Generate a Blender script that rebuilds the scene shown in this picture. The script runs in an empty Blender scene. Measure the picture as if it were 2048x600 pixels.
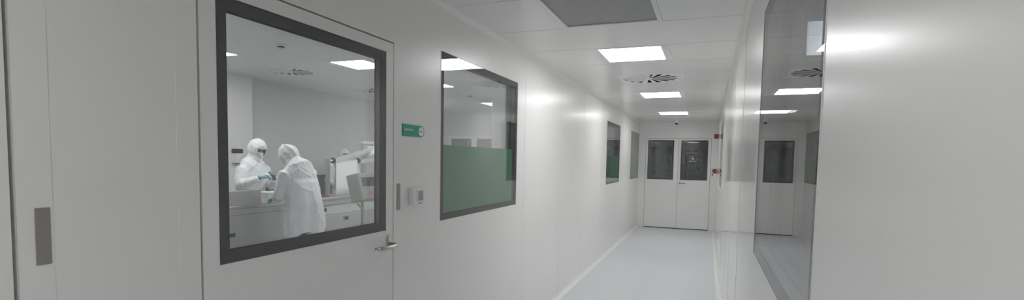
import bpy, bmesh, math, random
from mathutils import Vector, Matrix, noise
random.seed(7)
PI = math.pi
SC = bpy.context.scene
COL = SC.collection

# ------------------------------------------------------------------ place
XL, XR = -1.566, 0.209          # corridor side walls
H, L, YB = 2.536, 12.678, -3.6  # corridor ceiling, end wall, wall behind
XW = -7.0                       # far wall of the packing room
YE = 12.3                       # end wall of the packing room
YS = -1.0                       # its other end
HR = 2.82                       # packing room ceiling
T = 0.10                        # panel wall thickness

# ------------------------------------------------------------------ materials
def new_mat(name):
    m = bpy.data.materials.new(name)
    m.use_nodes = True
    nt = m.node_tree
    nt.nodes.clear()
    out = nt.nodes.new('ShaderNodeOutputMaterial')
    return m, nt, out

def pbr(name, col, rough=.5, metal=0., spec=.5, var=.03, vscale=6., bump=0., bscale=60., bdist=.002, rvar=.0, emit=None):
    m, nt, out = new_mat(name)
    N, K = nt.nodes, nt.links
    p = N.new('ShaderNodeBsdfPrincipled')
    tc = N.new('ShaderNodeTexCoord')
    nz = N.new('ShaderNodeTexNoise'); nz.inputs['Scale'].default_value = vscale; nz.inputs['Detail'].default_value = 5
    K.new(tc.outputs['Object'], nz.inputs['Vector'])
    rp = N.new('ShaderNodeMapRange')
    rp.inputs['To Min'].default_value = 1 - var; rp.inputs['To Max'].default_value = 1 + var
    K.new(nz.outputs['Fac'], rp.inputs['Value'])
    mx = N.new('ShaderNodeVectorMath'); mx.operation = 'SCALE'
    mx.inputs[0].default_value = col
    K.new(rp.outputs['Result'], mx.inputs['Scale'])
    K.new(mx.outputs['Vector'], p.inputs['Base Color'])
    p.inputs['Roughness'].default_value = rough
    p.inputs['Metallic'].default_value = metal
    p.inputs['Specular IOR Level'].default_value = spec
    if rvar:
        r2 = N.new('ShaderNodeMapRange')
        r2.inputs['To Min'].default_value = max(0, rough - rvar); r2.inputs['To Max'].default_value = min(1, rough + rvar)
        K.new(nz.outputs['Fac'], r2.inputs['Value']); K.new(r2.outputs['Result'], p.inputs['Roughness'])
    if bump:
        n2 = N.new('ShaderNodeTexNoise'); n2.inputs['Scale'].default_value = bscale; n2.inputs['Detail'].default_value = 4
        K.new(tc.outputs['Object'], n2.inputs['Vector'])
        b = N.new('ShaderNodeBump'); b.inputs['Strength'].default_value = bump; b.inputs['Distance'].default_value = bdist
        K.new(n2.outputs['Fac'], b.inputs['Height']); K.new(b.outputs['Normal'], p.inputs['Normal'])
    if emit:
        p.inputs['Emission Color'].default_value = (*emit[0], 1); p.inputs['Emission Strength'].default_value = emit[1]
    K.new(p.outputs[0], out.inputs[0])
    return m

def panel_paint(name, col, rough, gloss_rough=.05, gpow=5.0, gmul=.9, rough_bump=.0):
    """coil-coated steel sheet: soft sheen face-on, turning mirror-like at glancing angles"""
    m, nt, out = new_mat(name)
    N, K = nt.nodes, nt.links
    p = N.new('ShaderNodeBsdfPrincipled')
    tc = N.new('ShaderNodeTexCoord')
    nz = N.new('ShaderNodeTexNoise'); nz.inputs['Scale'].default_value = 3.; nz.inputs['Detail'].default_value = 6
    K.new(tc.outputs['Object'], nz.inputs['Vector'])
    rp = N.new('ShaderNodeMapRange'); rp.inputs['To Min'].default_value = .975; rp.inputs['To Max'].default_value = 1.025
    K.new(nz.outputs['Fac'], rp.inputs['Value'])
    mx = N.new('ShaderNodeVectorMath'); mx.operation = 'SCALE'; mx.inputs[0].default_value = col
    K.new(rp.outputs['Result'], mx.inputs['Scale']); K.new(mx.outputs['Vector'], p.inputs['Base Color'])
    p.inputs['Roughness'].default_value = rough
    p.inputs['Specular IOR Level'].default_value = .5
    n2 = N.new('ShaderNodeTexNoise'); n2.inputs['Scale'].default_value = 1.3; n2.inputs['Detail'].default_value = 1
    K.new(tc.outputs['Object'], n2.inputs['Vector'])
    b = N.new('ShaderNodeBump'); b.inputs['Strength'].default_value = .25; b.inputs['Distance'].default_value = .004
    K.new(n2.outputs['Fac'], b.inputs['Height'])
    g = N.new('ShaderNodeBsdfGlossy'); g.inputs['Roughness'].default_value = gloss_rough
    g.inputs['Color'].default_value = (.95, .96, .95, 1)
    lw = N.new('ShaderNodeLayerWeight'); lw.inputs['Blend'].default_value = .5
    pw = N.new('ShaderNodeMath'); pw.operation = 'POWER'; pw.inputs[1].default_value = gpow
    K.new(lw.outputs['Facing'], pw.inputs[0])
    ml = N.new('ShaderNodeMath'); ml.operation = 'MULTIPLY'; ml.inputs[1].default_value = gmul; ml.use_clamp = True
    K.new(pw.outputs[0], ml.inputs[0])
    ms = N.new('ShaderNodeMixShader')
    K.new(ml.outputs[0], ms.inputs[0]); K.new(p.outputs[0], ms.inputs[1]); K.new(g.outputs[0], ms.inputs[2])
    K.new(ms.outputs[0], out.inputs[0])
    return m

def glass(name, tint=(.97, .973, .97), ior=1.5, wavy=0.):
    m, nt, out = new_mat(name)
    N, K = nt.nodes, nt.links
    t = N.new('ShaderNodeBsdfTransparent'); t.inputs[0].default_value = (*tint, 1)
    g = N.new('ShaderNodeBsdfGlossy'); g.inputs['Roughness'].default_value = 0.0
    ge = N.new('ShaderNodeNewGeometry')
    mr = N.new('ShaderNodeMapRange'); mr.inputs['To Min'].default_value = ior; mr.inputs['To Max'].default_value = 1 / ior
    K.new(ge.outputs['Backfacing'], mr.inputs['Value'])
    f = N.new('ShaderNodeFresnel'); K.new(mr.outputs['Result'], f.inputs['IOR'])
    if wavy:                              # laminated film on the pane: fine horizontal ripples
        tc = N.new('ShaderNodeTexCoord'); mp = N.new('ShaderNodeMapping'); mp.inputs['Scale'].default_value = (2.2, 1, 16)
        nz = N.new('ShaderNodeTexNoise'); nz.inputs['Scale'].default_value = 1.6; nz.inputs['Detail'].default_value = 3
        K.new(tc.outputs['Object'], mp.inputs[0]); K.new(mp.outputs[0], nz.inputs['Vector'])
        b = N.new('ShaderNodeBump'); b.inputs['Strength'].default_value = wavy; b.inputs['Distance'].default_value = .004
        K.new(nz.outputs['Fac'], b.inputs['Height']); K.new(b.outputs['Normal'], g.inputs['Normal'])
    mx = N.new('ShaderNodeMixShader')
    K.new(f.outputs[0], mx.inputs[0]); K.new(t.outputs[0], mx.inputs[1]); K.new(g.outputs[0], mx.inputs[2])
    K.new(mx.outputs[0], out.inputs[0])
    return m

def film_mat(name, col, clear=.12, rough=.5):
    m, nt, out = new_mat(name)
    N, K = nt.nodes, nt.links
    d = N.new('ShaderNodeBsdfDiffuse'); d.inputs[0].default_value = (*col, 1)
    tl = N.new('ShaderNodeBsdfTranslucent'); tl.inputs[0].default_value = (*col, 1)
    tr = N.new('ShaderNodeBsdfTransparent'); tr.inputs[0].default_value = (*[min(1, c * 1.6) for c in col], 1)
    nz = N.new('ShaderNodeTexNoise'); nz.inputs['Scale'].default_value = 90
    mr = N.new('ShaderNodeMapRange'); mr.inputs['To Min'].default_value = clear * .7; mr.inputs['To Max'].default_value = clear * 1.3
    K.new(nz.outputs['Fac'], mr.inputs['Value'])
    a = N.new('ShaderNodeMixShader'); a.inputs[0].default_value = .45
    K.new(d.outputs[0], a.inputs[1]); K.new(tl.outputs[0], a.inputs[2])
    b = N.new('ShaderNodeMixShader'); K.new(mr.outputs['Result'], b.inputs[0])
    K.new(a.outputs[0], b.inputs[1]); K.new(tr.outputs[0], b.inputs[2])
    K.new(b.outputs[0], out.inputs[0])
    return m

def lamp_mat(name, strength, col=(1, 1, 1)):
    m, nt, out = new_mat(name)
    e = nt.nodes.new('ShaderNodeEmission'); e.inputs[0].default_value = (*col, 1); e.inputs[1].default_value = strength
    nt.links.new(e.outputs[0], out.inputs[0])
    return m

def glow_mat(name):
    m, nt, out = new_mat(name)
    N, K = nt.nodes, nt.links
    tc = N.new('ShaderNodeTexCoord')
    nz = N.new('ShaderNodeTexNoise'); nz.inputs['Scale'].default_value = 6; nz.inputs['Detail'].default_value = 2
    K.new(tc.outputs['Object'], nz.inputs['Vector'])
    cr = N.new('ShaderNodeValToRGB')
    cr.color_ramp.elements[0].position = .35; cr.color_ramp.elements[0].color = (.42, .50, .60, 1)
    cr.color_ramp.elements[1].position = .70; cr.color_ramp.elements[1].color = (.85, .90, .95, 1)
    K.new(nz.outputs['Fac'], cr.inputs[0])
    e = N.new('ShaderNodeEmission'); e.inputs[1].default_value = 3.6
    K.new(cr.outputs[0], e.inputs[0]); K.new(e.outputs[0], out.inputs[0])
    return m

def perforated(name, col, hole, pitch):
    m, nt, out = new_mat(name)
    N, K = nt.nodes, nt.links
    p = N.new('ShaderNodeBsdfPrincipled'); p.inputs['Roughness'].default_value = .45
    tc = N.new('ShaderNodeTexCoord')
    s = N.new('ShaderNodeVectorMath'); s.operation = 'SCALE'; s.inputs['Scale'].default_value = 1 / pitch
    K.new(tc.outputs['Object'], s.inputs[0])
    fr = N.new('ShaderNodeVectorMath'); fr.operation = 'FRACTION'; K.new(s.outputs[0], fr.inputs[0])
    sb = N.new('ShaderNodeVectorMath'); sb.operation = 'SUBTRACT'; sb.inputs[1].default_value = (.5, .5, 0); K.new(fr.outputs[0], sb.inputs[0])
    ml = N.new('ShaderNodeVectorMath'); ml.operation = 'MULTIPLY'; ml.inputs[1].default_value = (1, 1, 0); K.new(sb.outputs[0], ml.inputs[0])
    ln = N.new('ShaderNodeVectorMath'); ln.operation = 'LENGTH'; K.new(ml.outputs[0], ln.inputs[0])
    gt = N.new('ShaderNodeMath'); gt.operation = 'GREATER_THAN'; gt.inputs[1].default_value = .33; K.new(ln.outputs['Value'], gt.inputs[0])
    mx = N.new('ShaderNodeMix'); mx.data_type = 'RGBA'
    mx.inputs[6].default_value = (*hole, 1); mx.inputs[7].default_value = (*col, 1)
    K.new(gt.outputs[0], mx.inputs[0]); K.new(mx.outputs[2], p.inputs['Base Color'])
    K.new(p.outputs[0], out.inputs[0])
    return m

EMIT = 16.0
M = {
 'wall': panel_paint('panel_white', (.83, .826, .812), .285, .03, 18.0, 1.0),
 'door': panel_paint('door_white', (.83, .826, .812), .34, .06, 20.0, .9),
 'ceiling': panel_paint('ceiling_white', (.83, .826, .812), .32, .10, 10.0, .6),
 'joint': pbr('joint_sealant', (.76, .77, .75), .3),
 'joint_light': pbr('joint_sealant_pale', (.84, .85, .83), .25),
 'floor': pbr('floor_vinyl', (.66, .68, .71), .3, bump=.05, bscale=180, var=.05, vscale=14),
 'room_floor': pbr('floor_grey', (.62, .64, .66), .35),
 'room_wall': pbr('room_wall_paint', (.66, .67, .67), .4),
 'room_ceiling': pbr('room_ceiling_paint', (.78, .79, .78), .4),
 'dado': pbr('dado_grey', (.10, .105, .11), .4),
 'dark': pbr('gap_black', (.01, .01, .01), .8),
 'gasket': pbr('rubber_gasket', (.03, .03, .03), .7),
 'border': pbr('black_glass_border', (.120, .121, .121), .6, spec=0.),
 'spacer': pbr('grey_spacer', (.16, .165, .17), .5),
 'seal': pbr('white_seal', (.8, .81, .8), .35),
 'glass': glass('clear_glass'),
 'wavy_glass': glass('film_covered_glass', wavy=.8),
 'film': film_mat('green_frosted_film', (.205, .40, .285), .045),
 'steel': pbr('brushed_steel', (.55, .55, .54), .32, metal=1., bump=.05, bscale=220, rvar=.06),
 'satin': pbr('satin_steel', (.42, .415, .41), .38, metal=1., rvar=.05),
 'machine_steel': pbr('machine_steel', (.47, .47, .46), .42, metal=.4, var=.08, vscale=2.5, rvar=.08),
 'machine_light': pbr('machine_panel', (.62, .62, .59), .45, metal=.2, var=.06),
 'plate': pbr('taupe_plate', (.33, .305, .29), .45, metal=.35),
 'white_plastic': pbr('white_plastic', (.82, .82, .82), .3),
 'bin_plastic': pbr('bin_plastic', (.80, .82, .84), .35),
 'dark_plastic': pbr('dark_plastic', (.035, .035, .037), .35),
 'screen_grey': pbr('screen_grey', (.36, .37, .38), .15),
 'lcd': pbr('lcd_dark', (.06, .075, .08), .12),
 'red': pbr('red_tape', (.36, .06, .06), .5),
 'red_dull': pbr('red_foil', (.30, .07, .06), .5),
 'sign_green': pbr('sign_green', (.004, .34, .22), .5),
 'sign_white': pbr('sign_white', (.86, .86, .88), .35),
 'sign_ink': pbr('sign_ink', (.08, .14, .13), .5),
 'frame_white': pbr('fixture_white', (.80, .81, .82), .35),
 'perf': perforated('perforated_steel', (.46, .46, .45), (.10, .10, .10), .011),
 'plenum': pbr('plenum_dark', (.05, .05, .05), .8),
 'lamp': lamp_mat('lamp_diffuser', EMIT),
 'lamp_room': lamp_mat('room_lamp_diffuser', 22.0),
 'lamp_dim': lamp_mat('dim_lamp_diffuser', 6.0),
 'suit': pbr('nonwoven_white', (.80, .81, .83), .75, var=.03, vscale=20, bump=.35, bscale=16, bdist=.012),
 'suit_back': pbr('nonwoven_coat', (.78, .79, .82), .75, var=.04, vscale=9, bump=.4, bscale=12, bdist=.014),
 'mask': pbr('face_mask', (.84, .85, .86), .7, bump=.3, bscale=90),
 'skin': pbr('skin', (.50, .30, .22), .5, var=.06, vscale=30),
 'hair': pbr('eyebrow_hair', (.03, .02, .015), .6),
 'glove': pbr('teal_nitrile', (.15, .29, .32), .45, bump=.2, bscale=80),
 'trousers': pbr('dark_trousers', (.06, .06, .065), .8),
 'shoe': pbr('white_clog', (.75, .75, .75), .5),
 'paper': pbr('white_sheet', (.86, .87, .88), .55, bump=.06, bscale=5),
 'web': film_mat('film_web', (.80, .82, .84), .35),
 'cab_dark': pbr('cabinet_charcoal', (.07, .07, .073), .4),
 'cab_side': pbr('cabinet_side', (.33, .335, .34), .4),
 'blue_panel': pbr('pale_blue_panel', (.50, .57, .66), .18, var=.12, vscale=3),
 'blue_screen': glow_mat('blue_screen'),
 'console': pbr('console_grey', (.30, .30, .29), .4, metal=.3, var=.06),
 'console_face': pbr('console_face', (.36, .36, .345), .45, metal=.2),
 'carton': pbr('carton', (.30, .24, .17), .7),
 'wrap': pbr('stretch_wrap', (.34, .36, .38), .16, bump=1., bscale=9, bdist=.05, spec=.8),
 'pallet_wood': pbr('pallet_wood', (.35, .24, .14), .7, var=.2),
 'rack': pbr('rack_grey', (.18, .19, .21), .45),
 'sticker_dark': pbr('sticker_dark', (.08, .08, .08), .5),
}

# ------------------------------------------------------------------ mesh helpers
def link(name, bm, mat, parent=None, smooth=False, mats=None):
    me = bpy.data.meshes.new(name)
    bmesh.ops.recalc_face_normals(bm, faces=bm.faces)
    bm.to_mesh(me); bm.free()
    for x in (mats or [mat]):
        me.materials.append(x)
    if smooth:
        for p in me.polygons: p.use_smooth = True
    o = bpy.data.objects.new(name, me); COL.objects.link(o)
    if parent: o.parent = parent
    return o

def autosmooth(o, ang=35):
    me = o.data
    for p in me.polygons: p.use_smooth = True
    bm = bmesh.new(); bm.from_mesh(me)
    for e in bm.edges:
        if len(e.link_faces) == 2 and e.calc_face_angle(0) > math.radians(ang): e.smooth = False
    bm.to_mesh(me); bm.free()
    return o

def box(bm, x0, x1, y0, y1, z0, z1, bev=0., seg=2, mi=0):
    r = bmesh.ops.create_cube(bm, size=1)
    vs = r['verts']
    for v in vs:
        v.co = Vector((x0 + (v.co.x + .5) * (x1 - x0), y0 + (v.co.y + .5) * (y1 - y0), z0 + (v.co.z + .5) * (z1 - z0)))
    fs = list({f for v in vs for f in v.link_faces})
    for f in fs: f.material_index = mi
    if bev:
        es = list({e for v in vs for e in v.link_edges})
        bmesh.ops.bevel(bm, geom=es, offset=bev, segments=seg, profile=.7, affect='EDGES')
    return bm

def B(*a, **k):
    return box(bmesh.new(), *a, **k)

def prism(bm, pts, axis, d0, d1):
    """extrude closed 2D outline along an axis: axis 'x' -> pts are (y,z); 'y' -> (x,z); 'z' -> (x,y)"""
    def P(p, d):
        return {'x': (d, p[0], p[1]), 'y': (p[0], d, p[1]), 'z': (p[0], p[1], d)}[axis]
    a = [bm.verts.new(P(p, d0)) for p in pts]; b = [bm.verts.new(P(p, d1)) for p in pts]
    n = len(pts)
    bm.faces.new(a); bm.faces.new(b[::-1])
    for i in range(n):
        bm.faces.new((a[i], a[(i + 1) % n], b[(i + 1) % n], b[i]))
    return bm

def ring_x(bm, x0, x1, o, i):
    """rectangular ring in the YZ plane; o, i = (y0,y1,z0,z1)"""
    def rect(r, x): return [bm.verts.new((x, r[0], r[2])), bm.verts.new((x, r[1], r[2])), bm.verts.new((x, r[1], r[3])), bm.verts.new((x, r[0], r[3]))]
    A, Bv, C, D = rect(o, x0), rect(i, x0), rect(o, x1), rect(i, x1)
    for k in range(4):
        j = (k + 1) % 4
        bm.faces.new((A[k], A[j], Bv[j], Bv[k])); bm.faces.new((C[k], C[j], D[j], D[k]))
        bm.faces.new((A[k], A[j], C[j], C[k])); bm.faces.new((Bv[k], Bv[j], D[j], D[k]))
    return bm

def ring_y(bm, y0, y1, o, i):
    b2 = ring_x(bmesh.new(), y0, y1, o, i)
    for v in b2.verts: v.co = Vector((v.co.y, v.co.x, v.co.z))
    me = bpy.data.meshes.new('tmp'); b2.to_mesh(me); b2.free(); bm.from_mesh(me); bpy.data.meshes.remove(me)
    return bm

def ring_z(bm, z0, z1, o, i):
    b2 = ring_x(bmesh.new(), z0, z1, o, i)
    for v in b2.verts: v.co = Vector((v.co.y, v.co.z, v.co.x))
    me = bpy.data.meshes.new('tmp'); b2.to_mesh(me); b2.free(); bm.from_mesh(me); bpy.data.meshes.remove(me)
    return bm

def wall_grid(axis, d0, d1, u0, u1, z0, z1, holes):
    """slab wall with rectangular openings. axis 'x': slab between x=d0..d1, u is y. axis 'y': u is x. axis 'z': u is x, z is y."""
    us = sorted({u0, u1, *[h[0] for h in holes], *[h[1] for h in holes]})
    zs = sorted({z0, z1, *[h[2] for h in holes], *[h[3] for h in holes]})
    us = [u for u in us if u0 - 1e-9 <= u <= u1 + 1e-9]; zs = [z for z in zs if z0 - 1e-9 <= z <= z1 + 1e-9]
    nu, nz = len(us) - 1, len(zs) - 1
    def solid(i, j):
        if not (0 <= i < nu and 0 <= j < nz): return False
        cu, cz = (us[i] + us[i + 1]) / 2, (zs[j] + zs[j + 1]) / 2
        return not any(h[0] < cu < h[1] and h[2] < cz < h[3] for h in holes)
    bm = bmesh.new(); cache = {}
    def V(i, j, d):
        k = (i, j, d)
        if k not in cache:
            u, z, x = us[i], zs[j], (d0, d1)[d]
            cache[k] = bm.verts.new({'x': (x, u, z), 'y': (u, x, z), 'z': (u, z, x)}[axis])
        return cache[k]
    for i in range(nu):
        for j in range(nz):
            if not solid(i, j): continue
            for d in (0, 1): bm.faces.new((V(i, j, d), V(i + 1, j, d), V(i + 1, j + 1, d), V(i, j + 1, d)))
            if not solid(i - 1, j): bm.faces.new((V(i, j, 0), V(i, j + 1, 0), V(i, j + 1, 1), V(i, j, 1)))
            if not solid(i + 1, j): bm.faces.new((V(i + 1, j, 0), V(i + 1, j + 1, 0), V(i + 1, j + 1, 1), V(i + 1, j, 1)))
            if not solid(i, j - 1): bm.faces.new((V(i, j, 0), V(i + 1, j, 0), V(i + 1, j, 1), V(i, j, 1)))
            if not solid(i, j + 1): bm.faces.new((V(i, j + 1, 0), V(i + 1, j + 1, 0), V(i + 1, j + 1, 1), V(i, j + 1, 1)))
    return bm

def frame_of(d, side=None):
    d = d.normalized()
    s = Vector(side) if side else (Vector((1, 0, 0)) if abs(d.x) < .8 else Vector((0, 1, 0)))
    s = (s - d * s.dot(d)).normalized()
    return s, d.cross(s).normalized()

def loft(bm, pts, rad, seg=16, side=None, caps=True, closed_round=True):
    """tube along pts with per-point radius r or (r_side, r_other)"""
    pts = [Vector(p) for p in pts]
    rings = []
    for k, p in enumerate(pts):
        if k == 0: d = pts[1] - pts[0]
        elif k == len(pts) - 1: d = pts[-1] - pts[-2]
        else: d = (pts[k + 1] - pts[k]).normalized() + (pts[k] - pts[k - 1]).normalized()
        s, t = frame_of(d, side)
        r = rad[k] if isinstance(rad, (list, tuple)) else rad
        ra, rb = r if isinstance(r, (list, tuple)) else (r, r)
        rings.append([bm.verts.new(p + s * ra * math.cos(2 * PI * i / seg) + t * rb * math.sin(2 * PI * i / seg)) for i in range(seg)])
    for a, b in zip(rings, rings[1:]):
        for i in range(seg):
            bm.faces.new((a[i], a[(i + 1) % seg], b[(i + 1) % seg], b[i]))
    if caps:
        bm.faces.new(rings[0][::-1]); bm.faces.new(rings[-1])
    return rings

def lathe(bm, prof, seg=32, axis='z', at=(0, 0, 0)):
    """revolve profile [(r, h)] around an axis through at"""
    at = Vector(at); rings = []
    for r, h in prof:
        ring = []
        for i in range(seg):
            c, s = r * math.cos(2 * PI * i / seg), r * math.sin(2 * PI * i / seg)
            ring.append(bm.verts.new(at + Vector({'z': (c, s, h), 'x': (h, c, s), 'y': (c, h, s)}[axis])))
        rings.append(ring)
    for a, b in zip(rings, rings[1:]):
        for i in range(seg): bm.faces.new((a[i], a[(i + 1) % seg], b[(i + 1) % seg], b[i]))
    bm.faces.new(rings[0][::-1]); bm.faces.new(rings[-1])
    return bm

def ellipsoid(bm, c, r, rot=None, u=24, v=16):
    m = Matrix.Translation(Vector(c)) @ (rot.to_4x4() if rot else Matrix.Identity(4)) @ Matrix.Diagonal((*r, 1))
    return bmesh.ops.create_uvsphere(bm, u_segments=u, v_segments=v, radius=1, matrix=m)['verts']

def text_mesh(name, body, size, mat, parent, M4, ext=.0006):
    c = bpy.data.curves.new(name, 'FONT'); c.body = body; c.size = size; c.extrude = ext
    c.align_x = 'CENTER'; c.align_y = 'CENTER'
    o = bpy.data.objects.new(name, c); COL.objects.link(o)
    dg = bpy.context.evaluated_depsgraph_get(); dg.update()
    me = bpy.data.meshes.new_from_object(o.evaluated_get(dg))
    bpy.data.objects.remove(o); bpy.data.curves.remove(c)
    me.transform(M4); me.materials.clear(); me.materials.append(mat)
    r = bpy.data.objects.new(name, me); COL.objects.link(r); r.parent = parent
    return r

def remeshed(bm, voxel, smooth_it=4, smooth_fac=.5):
    """union of overlapping closed shells -> one continuous bmesh"""
    bmesh.ops.recalc_face_normals(bm, faces=bm.faces)
    me = bpy.data.meshes.new('t'); bm.to_mesh(me); bm.free()
    o = bpy.data.objects.new('t', me); COL.objects.link(o)
    r = o.modifiers.new('r', 'REMESH'); r.mode = 'VOXEL'; r.voxel_size = voxel
    if smooth_it:
        s = o.modifiers.new('s', 'SMOOTH'); s.factor = smooth_fac; s.iterations = smooth_it
    dg = bpy.context.evaluated_depsgraph_get(); dg.update()
    m2 = bpy.data.meshes.new_from_object(o.evaluated_get(dg))
    out = bmesh.new(); out.from_mesh(m2)
    bpy.data.objects.remove(o); bpy.data.meshes.remove(me); bpy.data.meshes.remove(m2)
    return out

# ------------------------------------------------------------------ tagging
def tag(o, label, cat, group=None, kind=None):
    o['label'] = label; o['category'] = cat
    if group: o['group'] = group
    if kind: o['kind'] = kind
    return o

def thing(name, label, cat, loc=(0, 0, 0), rotz=0., group=None, kind=None):
    o = bpy.data.objects.new(name, None); COL.objects.link(o)
    o.empty_display_size = .1
    o.location = loc; o.rotation_euler = (0, 0, rotz)
    return tag(o, label, cat, group, kind)

def struct(name, bm, mat, label, cat, parent=None, **k):
    o = link(name, bm, mat, parent, **k)
    if parent is None: tag(o, label, cat, kind='structure')
    return o

def copy_tree(o, parent=None):
    c = o.copy(); COL.objects.link(c)
    if parent: c.parent = parent
    for ch in [x for x in bpy.data.objects if x.parent == o]:
        copy_tree(ch, c)
    return c

# ================================================================== SETTING
ZT, ZB = 2.252, 1.190                    # window outer top / bottom
W1 = (2.826, 4.195); W3 = (8.441, 9.802); W4 = (11.264, 12.662)
D1 = (1.200, 2.316, 2.189)               # door opening in the left wall
D2 = (-0.400, 0.720, 2.189)
RW1 = (1.181, 2.512); RW2 = (8.441, 9.802)

holes_l = [(D1[0], D1[1], 0, D1[2]), (D2[0], D2[1], 0, D2[2])] + [(w[0], w[1], ZB, ZT) for w in (W1, W3, W4)]
struct('wall_left', wall_grid('x', XL - T, XL, YB, L + T, 0, HR, holes_l), M['wall'], 'white coated panel wall with windows and doors, left side of corridor', 'wall')
struct('wall_right', wall_grid('x', XR, XR + T, YB, L + T, 0, HR, [(w[0], w[1], ZB, ZT) for w in (RW1, RW2)]), M['wall'], 'glossy white panel wall on the right side of corridor', 'wall')
EX = (-1.402, 0.0705, 2.149)             # opening of the end double door
struct('wall_end', wall_grid('y', L, L + T, XL, XR, 0, HR, [(EX[0], EX[1], 0, EX[2])]), M['wall'], 'white end wall around the double door', 'wall')
struct('wall_back', B(XL, XR, YB - T, YB, 0, HR), M['wall'], 'white wall closing the corridor behind the viewer', 'wall')
struct('floor', B(XL - .0, XR, YB, L + T, -.05, 0), M['floor'], 'pale grey seamless vinyl corridor floor', 'floor')

# ceiling with openings for the flush fittings
LX = (-0.970, -0.336)                    # fixture frames across the corridor
LIGHTS = [4.675, 7.592, 10.474, -0.55]  # last one is unseen, placed to set the brightness of the near walls
def lit(yc): return (LX[0], LX[1], yc - .335, yc + .335)
SW = (-.985, -.325, 5.735, 6.395)        # swirl diffuser plate
GR = (-1.0, -.318, 2.42, 3.612)          # perforated grille
holes_c = [lit(y) for y in LIGHTS] + [SW, GR]
struct('ceiling', wall_grid('z', H, H + .04, XL, XR, YB, L, holes_c), M['ceiling'], 'smooth white corridor ceiling of metal panels', 'ceiling')

# joints between the ceiling panels: thin raised sealant strips
bm = bmesh.new()
def clear_spans(y):
    sp = [(XL + .03, XR - .03)]
    for h in holes_c:
        if h[2] - .01 < y < h[3] + .01:
            new = []
            for a, b in sp:
                if h[0] > a: new.append((a, min(b, h[0])))
                if h[1] < b: new.append((max(a, h[1]), b))
            sp = new
    return sp
yy = YB + .3
k = 0
for k in range(24):
    y = 4.34 - .717 * 10 + .717 * k
    if y < YB + .1 or y > L - .05: continue
    for a, b in clear_spans(y):
        box(bm, a, b, y - .0025, y + .0025, H - .0012, H + .001)
struct('trim_1', bm, M['joint'], 'thin sealant joints crossing the corridor ceiling', 'trim')

# coved skirting both sides and end, coved cornice
def cove(x, sx, y0, y1, r, zc=0., sz=1.):
    pts = [(x - sx * .004, zc - sz * .0), (x + sx * r, zc)]
    n = 8
    for i in range(n + 1):
        a = PI / 2 * i / n
        pts.append((x + sx * r - sx * r * math.sin(a), zc + sz * (r - r * math.cos(a))))
    pts.append((x - sx * .004, zc + sz * r))
    clean = []
    for p in pts:
        if not clean or (Vector(p) - Vector(clean[-1])).length > 1e-6: clean.append(p)
    return prism(bmesh.new(), clean, 'y', y0, y1)
segs = [(YB, D2[0] - .08), (D2[1] + .08, D1[0] - .08), (D1[1] + .08, L)]
bm = bmesh.new()
for y0, y1 in segs:
    b2 = cove(XL, 1, y0, y1, .05)
    me = bpy.data.meshes.new('t'); b2.to_mesh(me); b2.free(); bm.from_mesh(me); bpy.data.meshes.remove(me)
struct('baseboard_left', bm, M['wall'], 'coved white skirting along the left corridor wall', 'baseboard')
struct('baseboard_right', cove(XR, -1, YB, L, .05), M['wall'], 'coved white skirting along the right corridor wall', 'baseboard')
struct('trim_2', cove(XL, 1, YB, L, .035, H, -1), M['wall'], 'coved cornice along the left wall top', 'trim')
struct('trim_3', cove(XR, -1, YB, L, .035, H, -1), M['wall'], 'coved cornice along the right wall top', 'trim')

# vertical panel joints on the side walls
def vjoints(name, x, sx, ys, zr, label, mat):
    bm = bmesh.new()
    for y in ys:
        for z0, z1 in zr: box(bm, min(x, x + sx * .0012), max(x, x + sx * .0012), y - .003, y + .003, z0, z1)
    struct(name, bm, mat, label, 'trim')
vjoints('trim_4', XL, 1, (4.40, 5.60, 6.78, 7.95, 10.4), [(.06, H - .04)], 'fine vertical sealant joints on the left wall', M['joint_light'])
vjoints('trim_5', XR, -1, (3.7, 4.9, 6.1, 7.3, 10.9), [(.06, H - .04)], 'fine vertical sealant joints on the right wall', M['joint'])

# ------------------------------------------------------------------ windows
def glazing(root, x, s, y0, y1, z0, z1, bw=.043, film=None, parts_gap=.042, seal=True):
    """flush double glazing: s=+1 when the corridor lies towards +x"""
    def xs(a, b): return sorted((x - s * a, x - s * b))
    e = .0015
    o = (y0 + e, y1 - e, z0 + e, z1 - e); i = (y0 + bw, y1 - bw, z0 + bw, z1 - bw)
    link('front_pane', B(*xs(.0005, .0055), *o), M['glass'], root)
    link('border', ring_x(bmesh.new(), *xs(.0015, .0085), (o[0] + .0004, o[1] - .0004, o[2] + .0004, o[3] - .0004), i), M['border'], root)
    i2 = (i[0] - .008, i[1] + .008, i[2] - .008, i[3] + .008)
    link('spacer', ring_x(bmesh.new(), *xs(.009, .009 + parts_gap - .002), o, i2), M['spacer'], root)
    link('rear_border', ring_x(bmesh.new(), *xs(.009 + parts_gap - .0015, .009 + parts_gap + .0005), o, i), M['border'], root)
    link('rear_pane', B(*xs(.0105 + parts_gap, .0155 + parts_gap), *o), M['glass'], root)
    if seal:
        link('seal', ring_x(bmesh.new(), *xs(-.0012, .0004), (y0 - .004, y1 + .004, z0 - .004, z1 + .004), (y0 + .0015, y1 - .0015, z0 + .0015, z1 - .0015)), M['seal'], root)
    if film:
        f = link('film', B(*xs(.0088, .0098), i[0] - .006, i[1] - .045, i[2] - .006, film), M['film'], root)
        f['label'] = 'sage green frosted film on lower half'

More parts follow.
